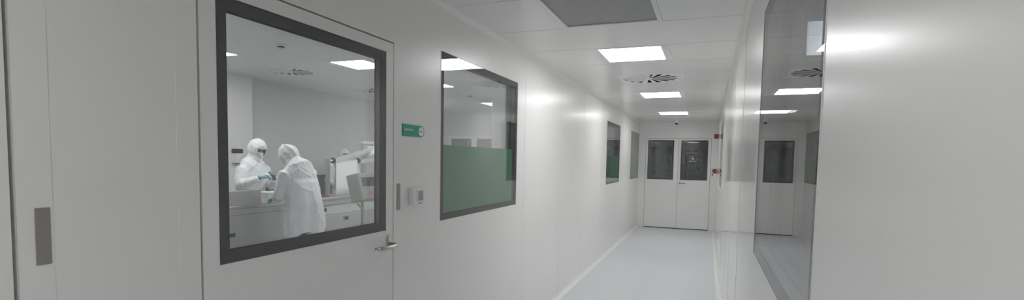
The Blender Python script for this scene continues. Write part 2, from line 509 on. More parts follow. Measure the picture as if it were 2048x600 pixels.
def window(name, label, x, s, y, film=None):
    r = thing(name, label, 'window', (0, 0, 0), kind='structure')
    glazing(r, x, s, y[0], y[1], ZB, ZT, film=film)
    if film is not None or s < 0: pass
    # metal liner through the wall behind the glazing
    a, b = sorted((x - s * .062, x - s * (T + .002)))
    link('liner', ring_x(bmesh.new(), a, b, (y[0] + .0005, y[1] - .0005, ZB + .0005, ZT - .0005), (y[0] + .02, y[1] - .02, ZB + .02, ZT - .02)), M['spacer'], r)
    return r
FILM = 1.672
window('window_1', 'large left wall window with green film on its lower half, beside the door sign', XL, 1, W1, FILM)
window('window_2', 'narrow looking green filmed left wall window, second from the end door', XL, 1, W3, FILM)
window('window_3', 'green filmed left wall window nearest the end double door', XL, 1, W4, FILM)
window('window_4', 'large dark mirror-like window in the right wall, near the viewer', XR, -1, RW1)
window('window_5', 'dark window far along the right wall, seen edge on', XR, -1, RW2)

# ------------------------------------------------------------------ doors in the left wall
def door_frame(root, y0, y1, zt):
    w, p = .074, .0016
    for nm, pts in (('frame_post', [(y0 - w, 0), (y0, 0), (y0, zt), (y0 - w, zt + w)]), ('frame_post', [(y1, 0), (y1 + w, 0), (y1 + w, zt + w), (y1, zt)]),
                    ('frame_head', [(y0 - w + .0008, zt + w), (y0 + .0008, zt + .0003), (y1 - .0008, zt + .0003), (y1 + w - .0008, zt + w)])):
        link(nm, prism(bmesh.new(), pts, 'x', XL - .0005, XL + p), M['door'], root)
    # rebate with dark gasket behind the leaf edge
    ob = (y0 + .0005, y1 - .0005, -.02, zt - .0005)
    link('gasket', ring_x(bmesh.new(), XL - .075, XL - .053, (y0 + .0005, y1 - .0005, .0005, zt - .0005), (y0 + .03, y1 - .03, .03, zt - .03)), M['gasket'], root)

d = thing('door_1', 'white single door with large dark framed window, showing packing room workers', 'door', (0, 0, 0), kind='structure')
door_frame(d, *D1)
LY = (1.2105, 2.3125); LZ = (.008, 2.1815)
DW = (1.269, 2.250, 1.2015, 2.130)
leaf = link('leaf', wall_grid('x', XL - .05, XL, LY[0], LY[1], LZ[0], LZ[1], [DW]), M['door'], d)
glazing(d, XL, 1, *DW, bw=.044, parts_gap=.033)
# lever handle
hd = link('handle', bmesh.new(), M['steel'], d); hd['label'] = 'brushed steel lever handle'
bm = bmesh.new()
yh, zh = 2.272, 1.128
pts = [(XL + .004, yh, zh), (XL + .035, yh, zh), (XL + .052, yh - .004, zh), (XL + .062, yh - .018, zh - .001), (XL + .066, yh - .045, zh - .001),
       (XL + .065, yh - .09, zh - .001), (XL + .060, yh - .135, zh), (XL + .050, yh - .158, zh), (XL + .036, yh - .167, zh + .001)]
loft(bm, pts, [(.010, .010), (.010, .010), (.0105, .010), (.011, .0105), (.0115, .0105), (.0115, .0105), (.011, .010), (.010, .0095), (.008, .008)], 14)
bm.to_mesh(hd.data); bm.free()
for p in hd.data.polygons: p.use_smooth = True
bm = bmesh.new()
pr = []
for i in range(16):
    a = 2 * PI * i / 16
    pr.append((yh + .014 * math.cos(a), zh + .012 + (.022 if math.sin(a) > 0 else -.022) + .014 * math.sin(a)))
prism(bm, pr, 'x', XL - .0005, XL + .009)
link('rosette', bm, M['steel'], hd)
link('threshold_seal', B(XL - .04, XL - .012, LY[0] + .01, LY[1] - .01, .0005, .0075), M['gasket'], d)

d2 = thing('door_2', 'plain white flush door at the left edge of the picture', 'door', (0, 0, 0), kind='structure')
door_frame(d2, *D2)
link('leaf', B(XL - .05, XL, D2[0] + .004, D2[1] - .0105, .008, 2.1815), M['door'], d2)
for z in (.3, 1.9):
    bm = bmesh.new(); lathe(bm, [(.008, z), (.008, z + .09)], 12, 'z', (XL + .006, D2[0] + .002, 0)); link('hinge', bm, M['steel'], d2)

# ------------------------------------------------------------------ double doors (end of corridor, end of packing room)
def double_door(name, label, dx, Y, with_bottom_gap=True):
    r = thing(name, label, 'door', (0, 0, 0), kind='structure')
    x0, x1, zt = EX[0] + dx, EX[1] + dx, EX[2]
    xm = -.648 + dx
    w, p = .04, .0015
    for nm, pts in (('frame_post', [(x0 - w, 0), (x0, 0), (x0, zt), (x0 - w, zt + w)]), ('frame_post', [(x1, 0), (x1 + w, 0), (x1 + w, zt + w), (x1, zt)]),
                    ('frame_head', [(x0 - w + .0008, zt + w), (x0 + .0008, zt + .0003), (x1 - .0008, zt + .0003), (x1 + w - .0008, zt + w)])):
        link(nm, prism(bmesh.new(), pts, 'y', Y - p, Y + .0005), M['door'], r)
    link('gasket', ring_y(bmesh.new(), Y + .053, Y + .075, (x0 + .0005, x1 - .0005, .0005, zt - .0005), (x0 + .03, x1 - .03, .012, zt - .03)), M['gasket'], r)
    link('meeting_stile', B(xm - .03, xm + .03, Y + .053, Y + .075, .012, zt - .031), M['gasket'], r)
    for (a, b, wa, wb) in ((x0 + .006, xm - .0025, -1.352 + dx, -.752 + dx), (xm + .0025, x1 - .006, -.596 + dx, .005 + dx)):
        lf = link('leaf', wall_grid('y', Y, Y + .05, a, b, .018, zt - .006, [(wa, wb, 1.166, 2.104)]), M['door'], r)
        link('sweep_seal', B(a + .004, b - .004, Y + .012, Y + .04, .0005, .017), M['gasket'], lf)
        o = (wa + .0015, wb - .0015, 1.1675, 2.1025); i = (wa + .04, wb - .04, 1.205, 2.064)
        link('pane', B(o[0], o[1], Y + .0005, Y + .0055, o[2], o[3]), M['wavy_glass'], lf)
        link('border', ring_y(bmesh.new(), Y + .0065, Y + .0085, o, i), M['border'], lf)
        link('rear_pane', B(o[0], o[1], Y + .043, Y + .048, o[2], o[3]), M['glass'], lf)
        link('spacer', ring_y(bmesh.new(), Y + .009, Y + .0425, o, (i[0] - .01, i[1] + .01, i[2] - .01, i[3] + .01)), M['spacer'], lf)
    bm = bmesh.new()
    hx, hz = xm + .045, 1.092
    loft(bm, [(hx, Y - .002, hz), (hx, Y - .04, hz), (hx + .008, Y - .054, hz), (hx + .03, Y - .058, hz), (hx + .12, Y - .058, hz), (hx + .132, Y - .05, hz)], .0095, 12)
    h = link('handle', bm, M['satin'], lf, smooth=True); h['label'] = 'steel lever handle'
    bm = bmesh.new(); lathe(bm, [(.026, Y - .008), (.026, Y - .0002)], 24, 'y', (hx, 0, hz)); link('rosette', bm, M['steel'], h)
    return r
double_door('door_3', 'white double door with two dark windows closing the corridor end', 0, L)
double_door('door_4', 'white double door at the far end of packing room, tops visible above green film', -5.13, YE)

# ------------------------------------------------------------------ packing room behind the left wall
XI = XL - T
struct('floor_room', B(XW, XI, YS, YE, -.05, 0), M['room_floor'], 'grey floor of the packing room', 'floor')
RL = [(-6.035, -5.52, 4.215, 4.78), (-4.69, -4.175, 5.487, 6.055), (-4.685, -4.17, 7.42, 7.99), (-4.75, -4.235, 10.42, 10.99), (-3.05, -2.54, 2.6, 3.17), (-3.0, -2.49, 9.2, 9.77)]
RF = [(a - .06, b + .06, c - .05, e + .05) for a, b, c, e in RL]
RS = [(-5.811 - .33, -5.811 + .33, 5.96 - .33, 5.96 + .33), (-5.98 - .33, -5.98 + .33, 8.02 - .33, 8.02 + .33)]
struct('ceiling_room', wall_grid('z', HR, HR + .04, XW, XI, YS, YE, RF + RS), M['room_ceiling'], 'white ceiling of the packing room', 'ceiling')
struct('wall_room_far', B(XW - T, XW, YS, YE, 0, HR), M['room_wall'], 'grey-white far wall of the packing room', 'wall')
struct('wall_room_near', B(XW - T, XI, YS - T, YS, 0, HR), M['room_wall'], 'near end wall of the packing room', 'wall')
struct('wall_room_end', wall_grid('y', YE, YE + T, XW - T, XI, 0, HR, [(EX[0] - 5.13, EX[1] - 5.13, 0, EX[2])]), M['room_wall'], 'far end wall of the packing room', 'wall')
struct('pillar', B(XW, -6.85, 3.4, 6.19, 0, HR), M['wall'], 'pale boxed pillar on the packing room far wall', 'pillar')
struct('column', B(-2.125, XI, 4.93, 5.35, 0, HR), M['wall'], 'pale boxed column inside, behind right side of large left window', 'column')
struct('trim_6', B(XW, XW + .03, 6.20, YE - .1, 0, 1.215), M['dado'], 'dark grey dado panelling along packing room far wall', 'trim')
# behind the far doors of the packing room: a closed lobby
struct('wall_lobby', wall_grid('x', -6.9, -6.8, YE + T, YE + 1.6, 0, 2.6, []), M['room_wall'], 'lobby wall behind the packing room doors', 'wall')

# ------------------------------------------------------------------ dark room behind the right wall
XD = XR + T
struct('floor_side_room', B(XD, 3.6, YB, L, -.05, 0), M['room_floor'], 'floor of dim room behind right window', 'floor')
struct('ceiling_side_room', B(XD, 3.6, YB, L, HR, HR + .04), M['room_ceiling'], 'ceiling of dim room behind right window', 'ceiling')
struct('wall_side_room', B(3.6, 3.7, YB, L, 0, HR), M['room_wall'], 'far wall of dim room behind right window', 'wall')
struct('wall_side_room_end', B(XD, 3.6, L, L + T, 0, HR), M['room_wall'], 'end wall of dim room behind right window', 'wall')
struct('wall_side_room_back', B(XD, 3.6, YB - T, YB, 0, HR), M['room_wall'], 'back wall of dim room behind right window', 'wall')

# ------------------------------------------------------------------ store room behind the end doors
Y2 = L + T
struct('floor_store', B(-3.2, 2.0, Y2, Y2 + 4.4, -.05, 0), M['room_floor'], 'floor of store room beyond the double door', 'floor')
struct('ceiling_store', B(-3.2, 2.0, Y2, Y2 + 4.4, 2.9, 2.94), M['room_ceiling'], 'ceiling of store room beyond the double door', 'ceiling')
struct('wall_store_left', B(-3.3, -3.2, Y2, Y2 + 4.4, 0, 2.9), M['room_wall'], 'left wall of store room', 'wall')
struct('wall_store_right', B(2.0, 2.1, Y2, Y2 + 4.4, 0, 2.9), M['room_wall'], 'right wall of store room', 'wall')
struct('wall_store_end', B(-3.3, 2.1, Y2 + 4.4, Y2 + 4.5, 0, 2.9), M['room_wall'], 'end wall of store room', 'wall')

# ================================================================== FITTINGS
def ceiling_light(label, x0, x1, y0, y1, z, fx0, fx1, fy0, fy1, mat, group):
    r = thing('ceiling_light', label, 'ceiling light', ((fx0 + fx1) / 2, (fy0 + fy1) / 2, z), group=group)
    cx, cy = r.location.x, r.location.y
    link('frame', ring_z(bmesh.new(), -.0015, .02, (fx0 - cx + .001, fx1 - cx - .001, fy0 - cy + .001, fy1 - cy - .001), (x0 - cx, x1 - cx, y0 - cy, y1 - cy)), M['frame_white'], r)
    link('diffuser', B(x0 - cx + .0005, x1 - cx - .0005, y0 - cy + .0005, y1 - cy - .0005, .001, .006), M[mat], r)
    return r
CORR = ['nearest bright square light in the corridor ceiling view, before the round diffuser', 'corridor ceiling light just beyond the round air diffuser', 'farthest corridor ceiling light, just before the dome camera',
        'corridor ceiling light above the viewer, out of the picture']
for y, lb in zip(LIGHTS, CORR):
    f = lit(y)
    ceiling_light(lb, -.912, -.398, y - .285, y + .285, H, *f, 'lamp', 'corridor ceiling lights')
RLB = ['packing room ceiling light cut off by left edge of the door window', 'bright packing room ceiling light in upper right corner of the door window', 'packing room light at the left edge of large left window', 'small far packing room light beside the column in large left window',
       'packing room ceiling light near the wall, out of sight', 'packing room ceiling light behind the column, out of sight']  # the light near the wall is added to brighten the white coat
for q, f, lb in zip(RL, RF, RLB):
    ceiling_light(lb, *q, HR, *f, 'lamp_room', 'packing room ceiling lights')
ceiling_light('ceiling light of dim side room, out of sight', 2.5, 3.0, 2.6, 3.2, HR - .008, 2.45, 3.05, 2.55, 3.25, 'lamp_dim', 'dim room lights')  # unseen lamp added to light the side room and its blue panel
ceiling_light('store room ceiling light hidden beyond the double door', -2.6, -2.0, Y2 + 1.2, Y2 + 1.8, 2.892, -2.65, -1.95, Y2 + 1.15, Y2 + 1.85, 'lamp_dim', 'dim room lights')

def air_diffuser(label, cx, cy, z, half):
    r = thing('air_diffuser', label, 'air diffuser', (cx, cy, z), group='round slotted ceiling air diffusers')
    n, r0, r1 = 16, .045, .298
    bm = bmesh.new()
    # face plate with radial slots: built as sectors, each slot left open
    m = 6
    ga = .34                              # solid share of each sector
    step = 2 * PI / n
    def P(rr, a, zz): return bm.verts.new((rr * math.cos(a), rr * math.sin(a), zz))
    th = .0015
    for i in range(n):
        a0 = i * step; a1 = a0 + step * (1 - ga); a2 = a0 + step
        # solid spoke from a1 to a2, widening outwards
        in0 = a0 + step * .86
        for zz in (-th, 0.):
            pass
        A = [P(r0, a0 + step * .80, -th), P(r1, a0 + step * .52, -th), P(r1, a2, -th), P(r0, a2, -th)]
        Bv = [P(r0, a0 + step * .80, 0), P(r1, a0 + step * .52, 0), P(r1, a2, 0), P(r0, a2, 0)]
        bm.faces.new(A); bm.faces.new(Bv)
        for k in range(4): bm.faces.new((A[k], A[(k + 1) % 4], Bv[(k + 1) % 4], Bv[k]))
    # hub
    lathe(bm, [(r0 + .001, -th - .0004), (r0 + .001, .0)], 32)
    # outer plate from circle to square
    q = 64; inner = []; outer = []
    for i in range(q):
        a = 2 * PI * i / q
        c, s = math.cos(a), math.sin(a); mxx = max(abs(c), abs(s))
        inner.append((r1 * c, r1 * s)); outer.append((half * c / mxx, half * s / mxx))
    vi = [[bm.verts.new((*p, zz)) for p in inner] for zz in (-th, 0)]; vo = [[bm.verts.new((*p, zz)) for p in outer] for zz in (-th, 0)]
    for i in range(q):
        j = (i + 1) % q
        bm.faces.new((vi[0][i], vi[0][j], vo[0][j], vo[0][i])); bm.faces.new((vi[1][i], vi[1][j], vo[1][j], vo[1][i]))
        bm.faces.new((vi[0][i], vi[0][j], vi[1][j], vi[1][i])); bm.faces.new((vo[0][i], vo[0][j], vo[1][j], vo[1][i]))
    link('face_plate', bm, M['frame_white'], r)
    for i in range(n):                    # tilted vanes, low at the leading edge and rising round the circle
        bm = bmesh.new()
        a0 = i * step; a1 = a0 + step * .60
        lo = [P2 for P2 in (Vector((r0 * math.cos(a0), r0 * math.sin(a0), 0)), Vector((r1 * math.cos(a0), r1 * math.sin(a0), 0)))]
        hi = [Vector((r0 * math.cos(a1), r0 * math.sin(a1), .008)), Vector((r1 * math.cos(a1), r1 * math.sin(a1), .055))]
        up = Vector((0, 0, .0012))
        vs = [bm.verts.new(p) for p in (lo[0], lo[1], hi[1], hi[0])]; vt = [bm.verts.new(p + up) for p in (lo[0], lo[1], hi[1], hi[0])]
        bm.faces.new(vs); bm.faces.new(vt).material_index = 1  # upper faces coloured dark to stand in for unlit shade inside the slots
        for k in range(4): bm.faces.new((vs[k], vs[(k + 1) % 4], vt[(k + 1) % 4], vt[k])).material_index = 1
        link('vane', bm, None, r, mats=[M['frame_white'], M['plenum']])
    bm = bmesh.new()
    h2 = half - .003
    box(bm, -h2, h2, -h2, h2, .001, .16)
    for f in [f for f in bm.faces if all(v.co.z < .01 for v in f.verts)]: bm.faces.remove(f)
    link('plenum_box', bm, M['plenum'], r)
    return r
air_diffuser('round slotted air diffuser in the corridor ceiling', -.655, 6.065, H, .3298)
air_diffuser('round slotted air diffuser above the two workers in packing room', -5.811, 5.96, HR, .327)
air_diffuser('round slotted air diffuser in packing room, right edge of the door window', -5.98, 8.02, HR, .327)

g = thing('ceiling_vent', 'large grey perforated vent panel in the corridor ceiling', 'vent', ((GR[0] + GR[1]) / 2, (GR[2] + GR[3]) / 2, H))
hx, hy = (GR[1] - GR[0]) / 2, (GR[3] - GR[2]) / 2
link('frame', ring_z(bmesh.new(), -.004, .012, (-hx + .001, hx - .001, -hy + .001, hy - .001), (-hx + .034, hx - .032, -hy + .03, hy - .032)), M['frame_white'], g)
link('perforated_panel', B(-hx + .0345, hx - .0325, -hy + .0305, hy - .0325, .004, .006), M['perf'], g)

def lathe_obj(name, prof, mat, parent, seg=32, at=(0, 0, 0), axis='z'):
    bm = bmesh.new(); lathe(bm, prof, seg, axis, at)
    return autosmooth(link(name, bm, mat, parent))

c = thing('security_camera', 'small white dome camera with dark dome under the far ceiling', 'camera', (-.672, 11.85, H + .0015))
lathe_obj('base', [(.035, -.088), (.041, -.082), (.042, -.02), (.037, -.012), (.034, 0)], M['white_plastic'], c)
lathe_obj('dome', [(.003, -.128), (.014, -.126), (.025, -.117), (.032, -.102), (.034, -.0885)], M['dark_plastic'], c)

for lb, x, y in (('small round smoke detector near the top of the door window', -4.526, 4.49), ('small round smoke detector seen through large left window above green film', -4.397, 9.094)):
    s = thing('smoke_detector', lb, 'smoke detector', (x, y, HR), group='packing room smoke detectors')
    lathe_obj('base', [(.05, -.018), (.055, -.012), (.055, 0)], M['white_plastic'], s)
    bm = bmesh.new(); lathe(bm, [(.010, -.052), (.032, -.048), (.040, -.040), (.042, -.034)], 24); link('head', bm, M['white_plastic'], s, smooth=True)
    bm = bmesh.new(); lathe(bm, [(.036, -.0335), (.036, -.0185)], 24); link('slot_ring', bm, M['dark_plastic'], s)

# ---- sign beside the door
sg = thing('door_sign', 'green sign with white lettering and white disc, right of the door', 'sign', (XL, 2.395, 1.7385))
w, hh = .228, .0325
y0 = .002
pts = [(y0, -hh), (w - hh, -hh)] + [(w - hh + hh * math.sin(a), -hh * math.cos(a)) for a in [PI * i / 20 for i in range(1, 20)]] + [(w - hh, hh), (y0, hh)]
link('board', prism(bmesh.new(), pts, 'x', 0.0017, .0047), M['sign_green'], sg)
ds = [(w - hh - .002 + .0265 * math.cos(2 * PI * i / 32), .0265 * math.sin(2 * PI * i / 32)) for i in range(32)]
link('disc', prism(bmesh.new(), ds, 'x', .00475, .0056), M['sign_white'], sg)
# text frame: local x -> +y, local y -> +z, normal -> +x
RT = Matrix(((0, 0, 1, 0), (1, 0, 0, 0), (0, 1, 0, 0), (0, 0, 0, 1)))
text_mesh('lettering', 'PAKETLEME', .017, M['sign_white'], sg, Matrix.Translation((.0054, .060, .003)) @ RT)
text_mesh('number', 'SC21', .0155, M['sign_ink'], sg, Matrix.Translation((.0060, w - hh - .002, 0)) @ RT)

# ---- card reader / switch
rd = thing('wall_switch', 'white switch box with grey window below the green sign', 'switch', (XL, 2.528, 1.369))
bm = bmesh.new(); box(bm, .0, .030, -.060, .060, -.0475, .0475, .008, 3)
autosmooth(link('housing', bm, M['white_plastic'], rd))
link('bezel', ring_x(bmesh.new(), .0301, .034, (-.022, .045, -.033, .036), (-.016, .039, -.027, .030)), M['white_plastic'], rd)
link('rocker', B(.0302, .0325, -.0155, .0385, -.0265, .0295, .001), M['screen_grey'], rd)
link('indicator', B(.0301, .0315, -.01, .034, -.043, -.0395), M['sticker_dark'], rd)

def plate(label, y, z, kn=False):
    r = thing('sensor_plate', label, 'plate', (XL, y, z), group='taupe metal plates beside the doors')
    bm = bmesh.new(); box(bm, .0012, .0042, -.0165, .0165, -.0725, .0725, .0012, 1)
    link('cover', bm, M['plate'], r)
    return r
plate('taupe metal plate at the far left beside the plain door', .771, 1.373)
plate('slim taupe metal plate between the windowed door and the switch', 2.362, 1.373)
pl = thing('lock_plate', 'grey lock plate with bright knob beside the end double door', 'plate', (.118, L, 1.35))
link('cover', B(-.0165, .0165, -.005, 0, -.0725, .0725, .001, seg=1), M['plate'], pl)
lathe_obj('knob', [(.013, -.022), (.015, -.018), (.010, -.005)], M['white_plastic'], pl, 16, (0, 0, .005), 'y')

for zc, lb in ((2.197, 'upper red square tag in the corner beside the end door'), (1.395, 'lower red square tag in the corner beside the end door')):
    r = tag(link('red_tag', B(-.045, .038, -.012, .002, -.055, .05, .001, seg=1), M['red']), lb, 'tag', 'red tags beside the end door')
    r.location = (.165, L, zc)

# ---- warning sticker on the right leaf of the end door
ws = thing('warning_sticker', 'small red triangle warning sticker with white caption on end door glass', 'sticker', (-.322, L, 1.672))
def tri(s): return [(-s, -s * .62), (s, -s * .62), (0, s * 1.0)]
link('red_triangle', prism(bmesh.new(), tri(.046), 'y', -.0012, -.0006), M['red'], ws)
link('white_triangle', prism(bmesh.new(), tri(.030), 'y', -.0018, -.0013), M['sign_white'], ws)
link('mark', B(-.005, .005, -.0022, -.0019, -.009, .015), M['sticker_dark'], ws)
link('caption', B(-.08, .075, -.0012, -.0006, -.062, -.050), M['sign_white'], ws)

# ---- soap dispenser
sd = thing('soap_dispenser', 'white and charcoal dispenser on the pillar behind the left worker', 'dispenser', (-6.852, 5.85, 1.58))
bm = bmesh.new(); box(bm, 0, .11, -.055, .055, -.13, .02, .012, 2); link('body', bm, M['white_plastic'], sd)
bm = bmesh.new(); box(bm, 0, .115, -.058, .058, .022, .09, .012, 2); link('top_cover', bm, M['dark_plastic'], sd)
bm = bmesh.new(); box(bm, .03, .09, -.02, .02, -.15, -.131, .004, 1); link('nozzle', bm, M['cab_side'], sd)

# ---- blue panel in the dim room behind the right window
bp = thing('wall_screen', 'pale blue lit screen in dim room, seen at top of the right window', 'screen', (.70, 3.5, 2.335))
bm = bmesh.new(); box(bm, -.185, .185, -.004, .03, -.105, .105, .004, 1); link('housing', bm, M['spacer'], bp)
link('display', B(-.178, .178, -.0065, -.0042, -.098, .098), M['blue_screen'], bp)  # face of the panel, no screen; glow added so it reads bright through the glass
for x in (-.14, .14):
    bm = bmesh.new(); loft(bm, [(x, .01, .104), (x, .01, HR - 2.33 + .002)], .006, 8); link('hanger', bm, M['steel'], bp)

# ---- goods in the store room
def wrapped_stack(label, x, y, w, d, h):
    r = thing('wrapped_pallet', label, 'pallet', (x, y, 0), group='wrapped pallets beyond the end door')
    bm = bmesh.new()
    for k in range(5): box(bm, -w / 2, w / 2, -d / 2 + k * (d - .1) / 4, -d / 2 + k * (d - .1) / 4 + .1, .11, .13)
    for k in range(3): box(bm, -w / 2 + k * (w - .1) / 2, -w / 2 + k * (w - .1) / 2 + .1, -d / 2, d / 2, 0, .11)
    link('pallet_base', bm, M['pallet_wood'], r)
    bm = bmesh.new(); nz = 28; nx = 20
    rings = []
    per = []
    for i in range(nx): per.append((-1 + 2 * i / nx, -1))
    for i in range(nx): per.append((1, -1 + 2 * i / nx))
    for i in range(nx): per.append((1 - 2 * i / nx, 1))
    for i in range(nx): per.append((-1, 1 - 2 * i / nx))
    for k in range(nz + 1):
        z = .132 + (h - .132) * k / nz
        ring = []
        for px_, py_ in per:
            q = Vector((px_ * w / 2, py_ * d / 2, z))
            n_ = noise.noise(Vector((q.x * 2.2 + x, q.y * 2.2, z * 16))) * .022 + noise.noise(Vector((q.x * 7, q.y * 7, z * 5 + x))) * .008
            f = 1 + n_ / (w / 2)
            ring.append(bm.verts.new((q.x * f, q.y * f, z)))
        rings.append(ring)
    m = len(per)
    for a, b in zip(rings, rings[1:]):
        for i in range(m): bm.faces.new((a[i], a[(i + 1) % m], b[(i + 1) % m], b[i]))
    bm.faces.new(rings[0][::-1]); bm.faces.new(rings[-1])
    link('wrapped_load', bm, M['wrap'], r, smooth=True)
wrapped_stack('tall plastic wrapped pallet behind left window of the end door', -1.15, Y2 + 1.6, .95, 1.1, 1.98)
wrapped_stack('tall plastic wrapped pallet behind right window of the end door', -.12, Y2 + 1.9, .85, 1.1, 1.9)

# ================================================================== PACKING MACHINE
XF = -5.2                                  # its front
mc = thing('packing_machine', 'long stainless steel packing table machine behind the two workers', 'machine', (-5.45, 5.8, 0))
ox, oy = 5.45, -5.8
def mb(name, x0, x1, y0, y1, z0, z1, mat, par=None, bev=.003):
    bm = bmesh.new(); box(bm, x0 + ox, x1 + ox, y0 + oy, y1 + oy, z0, z1, bev, 1)
    return link(name, bm, M[mat], par or mc)
mb('table_top', -5.72, XF, 3.4, 7.9, .930, .966, 'steel')
mb('fascia', -5.715, XF - .004, 3.4, 7.9, .862, .9295, 'machine_steel')
bm = bmesh.new(); box(bm, -5.70 + ox, XF - .03 + ox, 5.66 + oy, 7.9 + oy, .09, .861, .003, 1)
body2 = link('cabinet_body', bm, M['machine_light'], mc)
mb('cabinet_body', -5.70, XF - .012, 3.4, 5.655, .09, .861, 'machine_steel')
mb('access_panel', XF - .0295, XF - .018, 5.75, 7.2, .10, .70, 'machine_steel', body2)
mb('access_panel', XF - .0295, XF - .018, 5.75, 7.2, .712, .852, 'machine_light', body2)
mb('latch', XF - .0178, XF - .004, 5.955, 6.0, .765, .815, 'dark_plastic', body2)
for yq, zq in ((6.44, .627),):
    pr = link('pull_recess', ring_x(bmesh.new(), XF - .0178 + ox, XF - .006 + ox, (yq - .055 + oy, yq + .055 + oy, zq - .035, zq + .035), (yq - .042 + oy, yq + .042 + oy, zq - .024, zq + .024)), M['satin'], body2)
    mb('recess_back', XF - .0179, XF - .0170, yq - .043, yq + .043, zq - .025, zq + .025, 'dark_plastic', pr, 0)
mb('pull_recess', XF - .0115, XF - .004, 4.28, 4.44, .605, .650, 'dark_plastic')
for y in (3.5, 5.0, 6.4, 7.8):
    for x in (-5.65, -5.27):
        bm = bmesh.new(); lathe(bm, [(.03, 0), (.03, .012), (.012, .014), (.012, .0895)], 16, 'z', (x + ox, y + oy, 0)); link('foot', bm, M['satin'], mc)
# upright posts carrying the film bar
mb('post', -5.475, -5.425, 6.275, 6.325, .9665, 1.545, 'satin')
bm = bmesh.new(); lathe(bm, [(.011, 6.326 + oy), (.011, 7.60 + oy)], 16, 'y', (-5.45 + ox, 0, 1.515)); link('film_bar', bm, M['steel'], mc, smooth=True)
for y in (6.405, 7.01):
    bm = bmesh.new(); lathe(bm, [(.030, y + oy), (.044, y + .008 + oy), (.044, y + .036 + oy), (.030, y + .044 + oy)], 20, 'y', (-5.45 + ox, 0, 1.515)); autosmooth(link('end_knob', bm, M['dark_plastic'], mc))
mb('tower_post', -5.48, -5.42, 7.14, 7.21, .9665, 1.80, 'machine_steel')
mb('tower_post', -5.48, -5.42, 7.62, 7.69, .9665, 1.80, 'machine_steel')
mb('tower_beam', -5.49, -5.41, 7.12, 7.75, 1.801, 1.845, 'machine_light')
bm = bmesh.new(); lathe(bm, [(.105, 7.235 + oy), (.105, 7.60 + oy)], 32, 'y', (-5.45 + ox, 0, 1.66)); rl = link('film_roll', bm, M['paper'], mc, smooth=False); autosmooth(rl)
bm = bmesh.new(); lathe(bm, [(.02, 7.211 + oy), (.02, 7.234 + oy)], 16, 'y', (-5.45 + ox, 0, 1.66)); link('roll_core', bm, M['satin'], rl)
mb('motor_box', -5.60, -5.30, 7.22, 7.85, .9665, 1.235, 'machine_steel', None, .01)
# steel guard at the left end of the table
gd = mb('steel_guard', -5.225, -5.205, 3.5, 4.82, .9665, 1.148, 'machine_steel', None, .002)
mb('guard_return', -5.60, -5.2255, 4.80, 4.82, .9665, 1.148, 'machine_steel', gd, .002)
mb('guard_lip', -5.26, -5.2255, 3.5, 4.799, 1.136, 1.148, 'steel', gd, .001)

# film web running up from the bar
def ribbon(bm, pts, wdt, th=.002):
    rows = []
    for p in pts:
        p = Vector(p)
        rows.append([bm.verts.new(p + Vector((dx, 0, dz))) for dx, dz in ((-wdt / 2, 0), (wdt / 2, 0), (wdt / 2, th), (-wdt / 2, th))])
    for a, b in zip(rows, rows[1:]):
        for k in range(4): bm.faces.new((a[k], a[(k + 1) % 4], b[(k + 1) % 4], b[k]))
    bm.faces.new(rows[0]); bm.faces.new(rows[-1])
def belt(bm, pts, wz, th=.004):
    """upright strip: width along z"""
    rows = []
    for p in pts:
        p = Vector(p)
        rows.append([bm.verts.new(p + Vector((dx, 0, dz))) for dx, dz in ((0, -wz / 2), (th, -wz / 2), (th, wz / 2), (0, wz / 2))])
    for a, b in zip(rows, rows[1:]):
        for k in range(4): bm.faces.new((a[k], a[(k + 1) % 4], b[(k + 1) % 4], b[k]))
    bm.faces.new(rows[0]); bm.faces.new(rows[-1])
bm = bmesh.new(); belt(bm, [(-5.412, 6.47, 1.535), (-5.39, 6.75, 1.588), (-5.365, 7.0, 1.648), (-5.338, 7.232, 1.715), (-5.337, 7.30, 1.725)], .075)
tag(link('film_strip', bm, M['web']), 'pale translucent film strip rising from the bar to film roll', 'film', 'film strips')
bm = bmesh.new(); belt(bm, [(-5.415, 7.065, 1.50), (-5.36, 7.2, 1.52), (-5.325, 7.35, 1.545), (-5.325, 7.6, 1.59)], .07)
tag(link('film_strip', bm, M['web']), 'short translucent film strip right of the hanging white sheet', 'film', 'film strips')

# white sheet draped over the bar
bm = bmesh.new()
prof = [(-5.432, .972), (-5.428, 1.10), (-5.425, 1.30), (-5.424, 1.44), (-5.425, 1.515)] + [(-5.45 + .025 * math.cos(a), 1.515 + .025 * math.sin(a)) for a in [PI * i / 8 for i in range(1, 8)]] + [(-5.475, 1.515), (-5.478, 1.35), (-5.482, 1.1)]
ny = 14; th = .0025
grid = []
for j in range(ny + 1):
    y = 6.462 + (6.988 - 6.462) * j / ny
    col = []
    for k, (x, z) in enumerate(prof):
        wv = .006 * math.sin(j * .9 + k * .4) * max(0, (1.5 - z))
        col.append((x + wv, y, z))
    grid.append(col)
for j in range(ny):
    for k in range(len(prof) - 1):
        bm.faces.new([bm.verts.new(p) for p in (grid[j][k], grid[j + 1][k], grid[j + 1][k + 1], grid[j][k + 1])])
bmesh.ops.remove_doubles(bm, verts=bm.verts, dist=1e-5)
bmesh.ops.recalc_face_normals(bm, faces=bm.faces)
bmesh.ops.solidify(bm, geom=bm.faces[:], thickness=th)
tag(link('white_sheet', bm, M['paper'], smooth=True), 'plain white sheet draped over the bar of the packing machine', 'sheet')

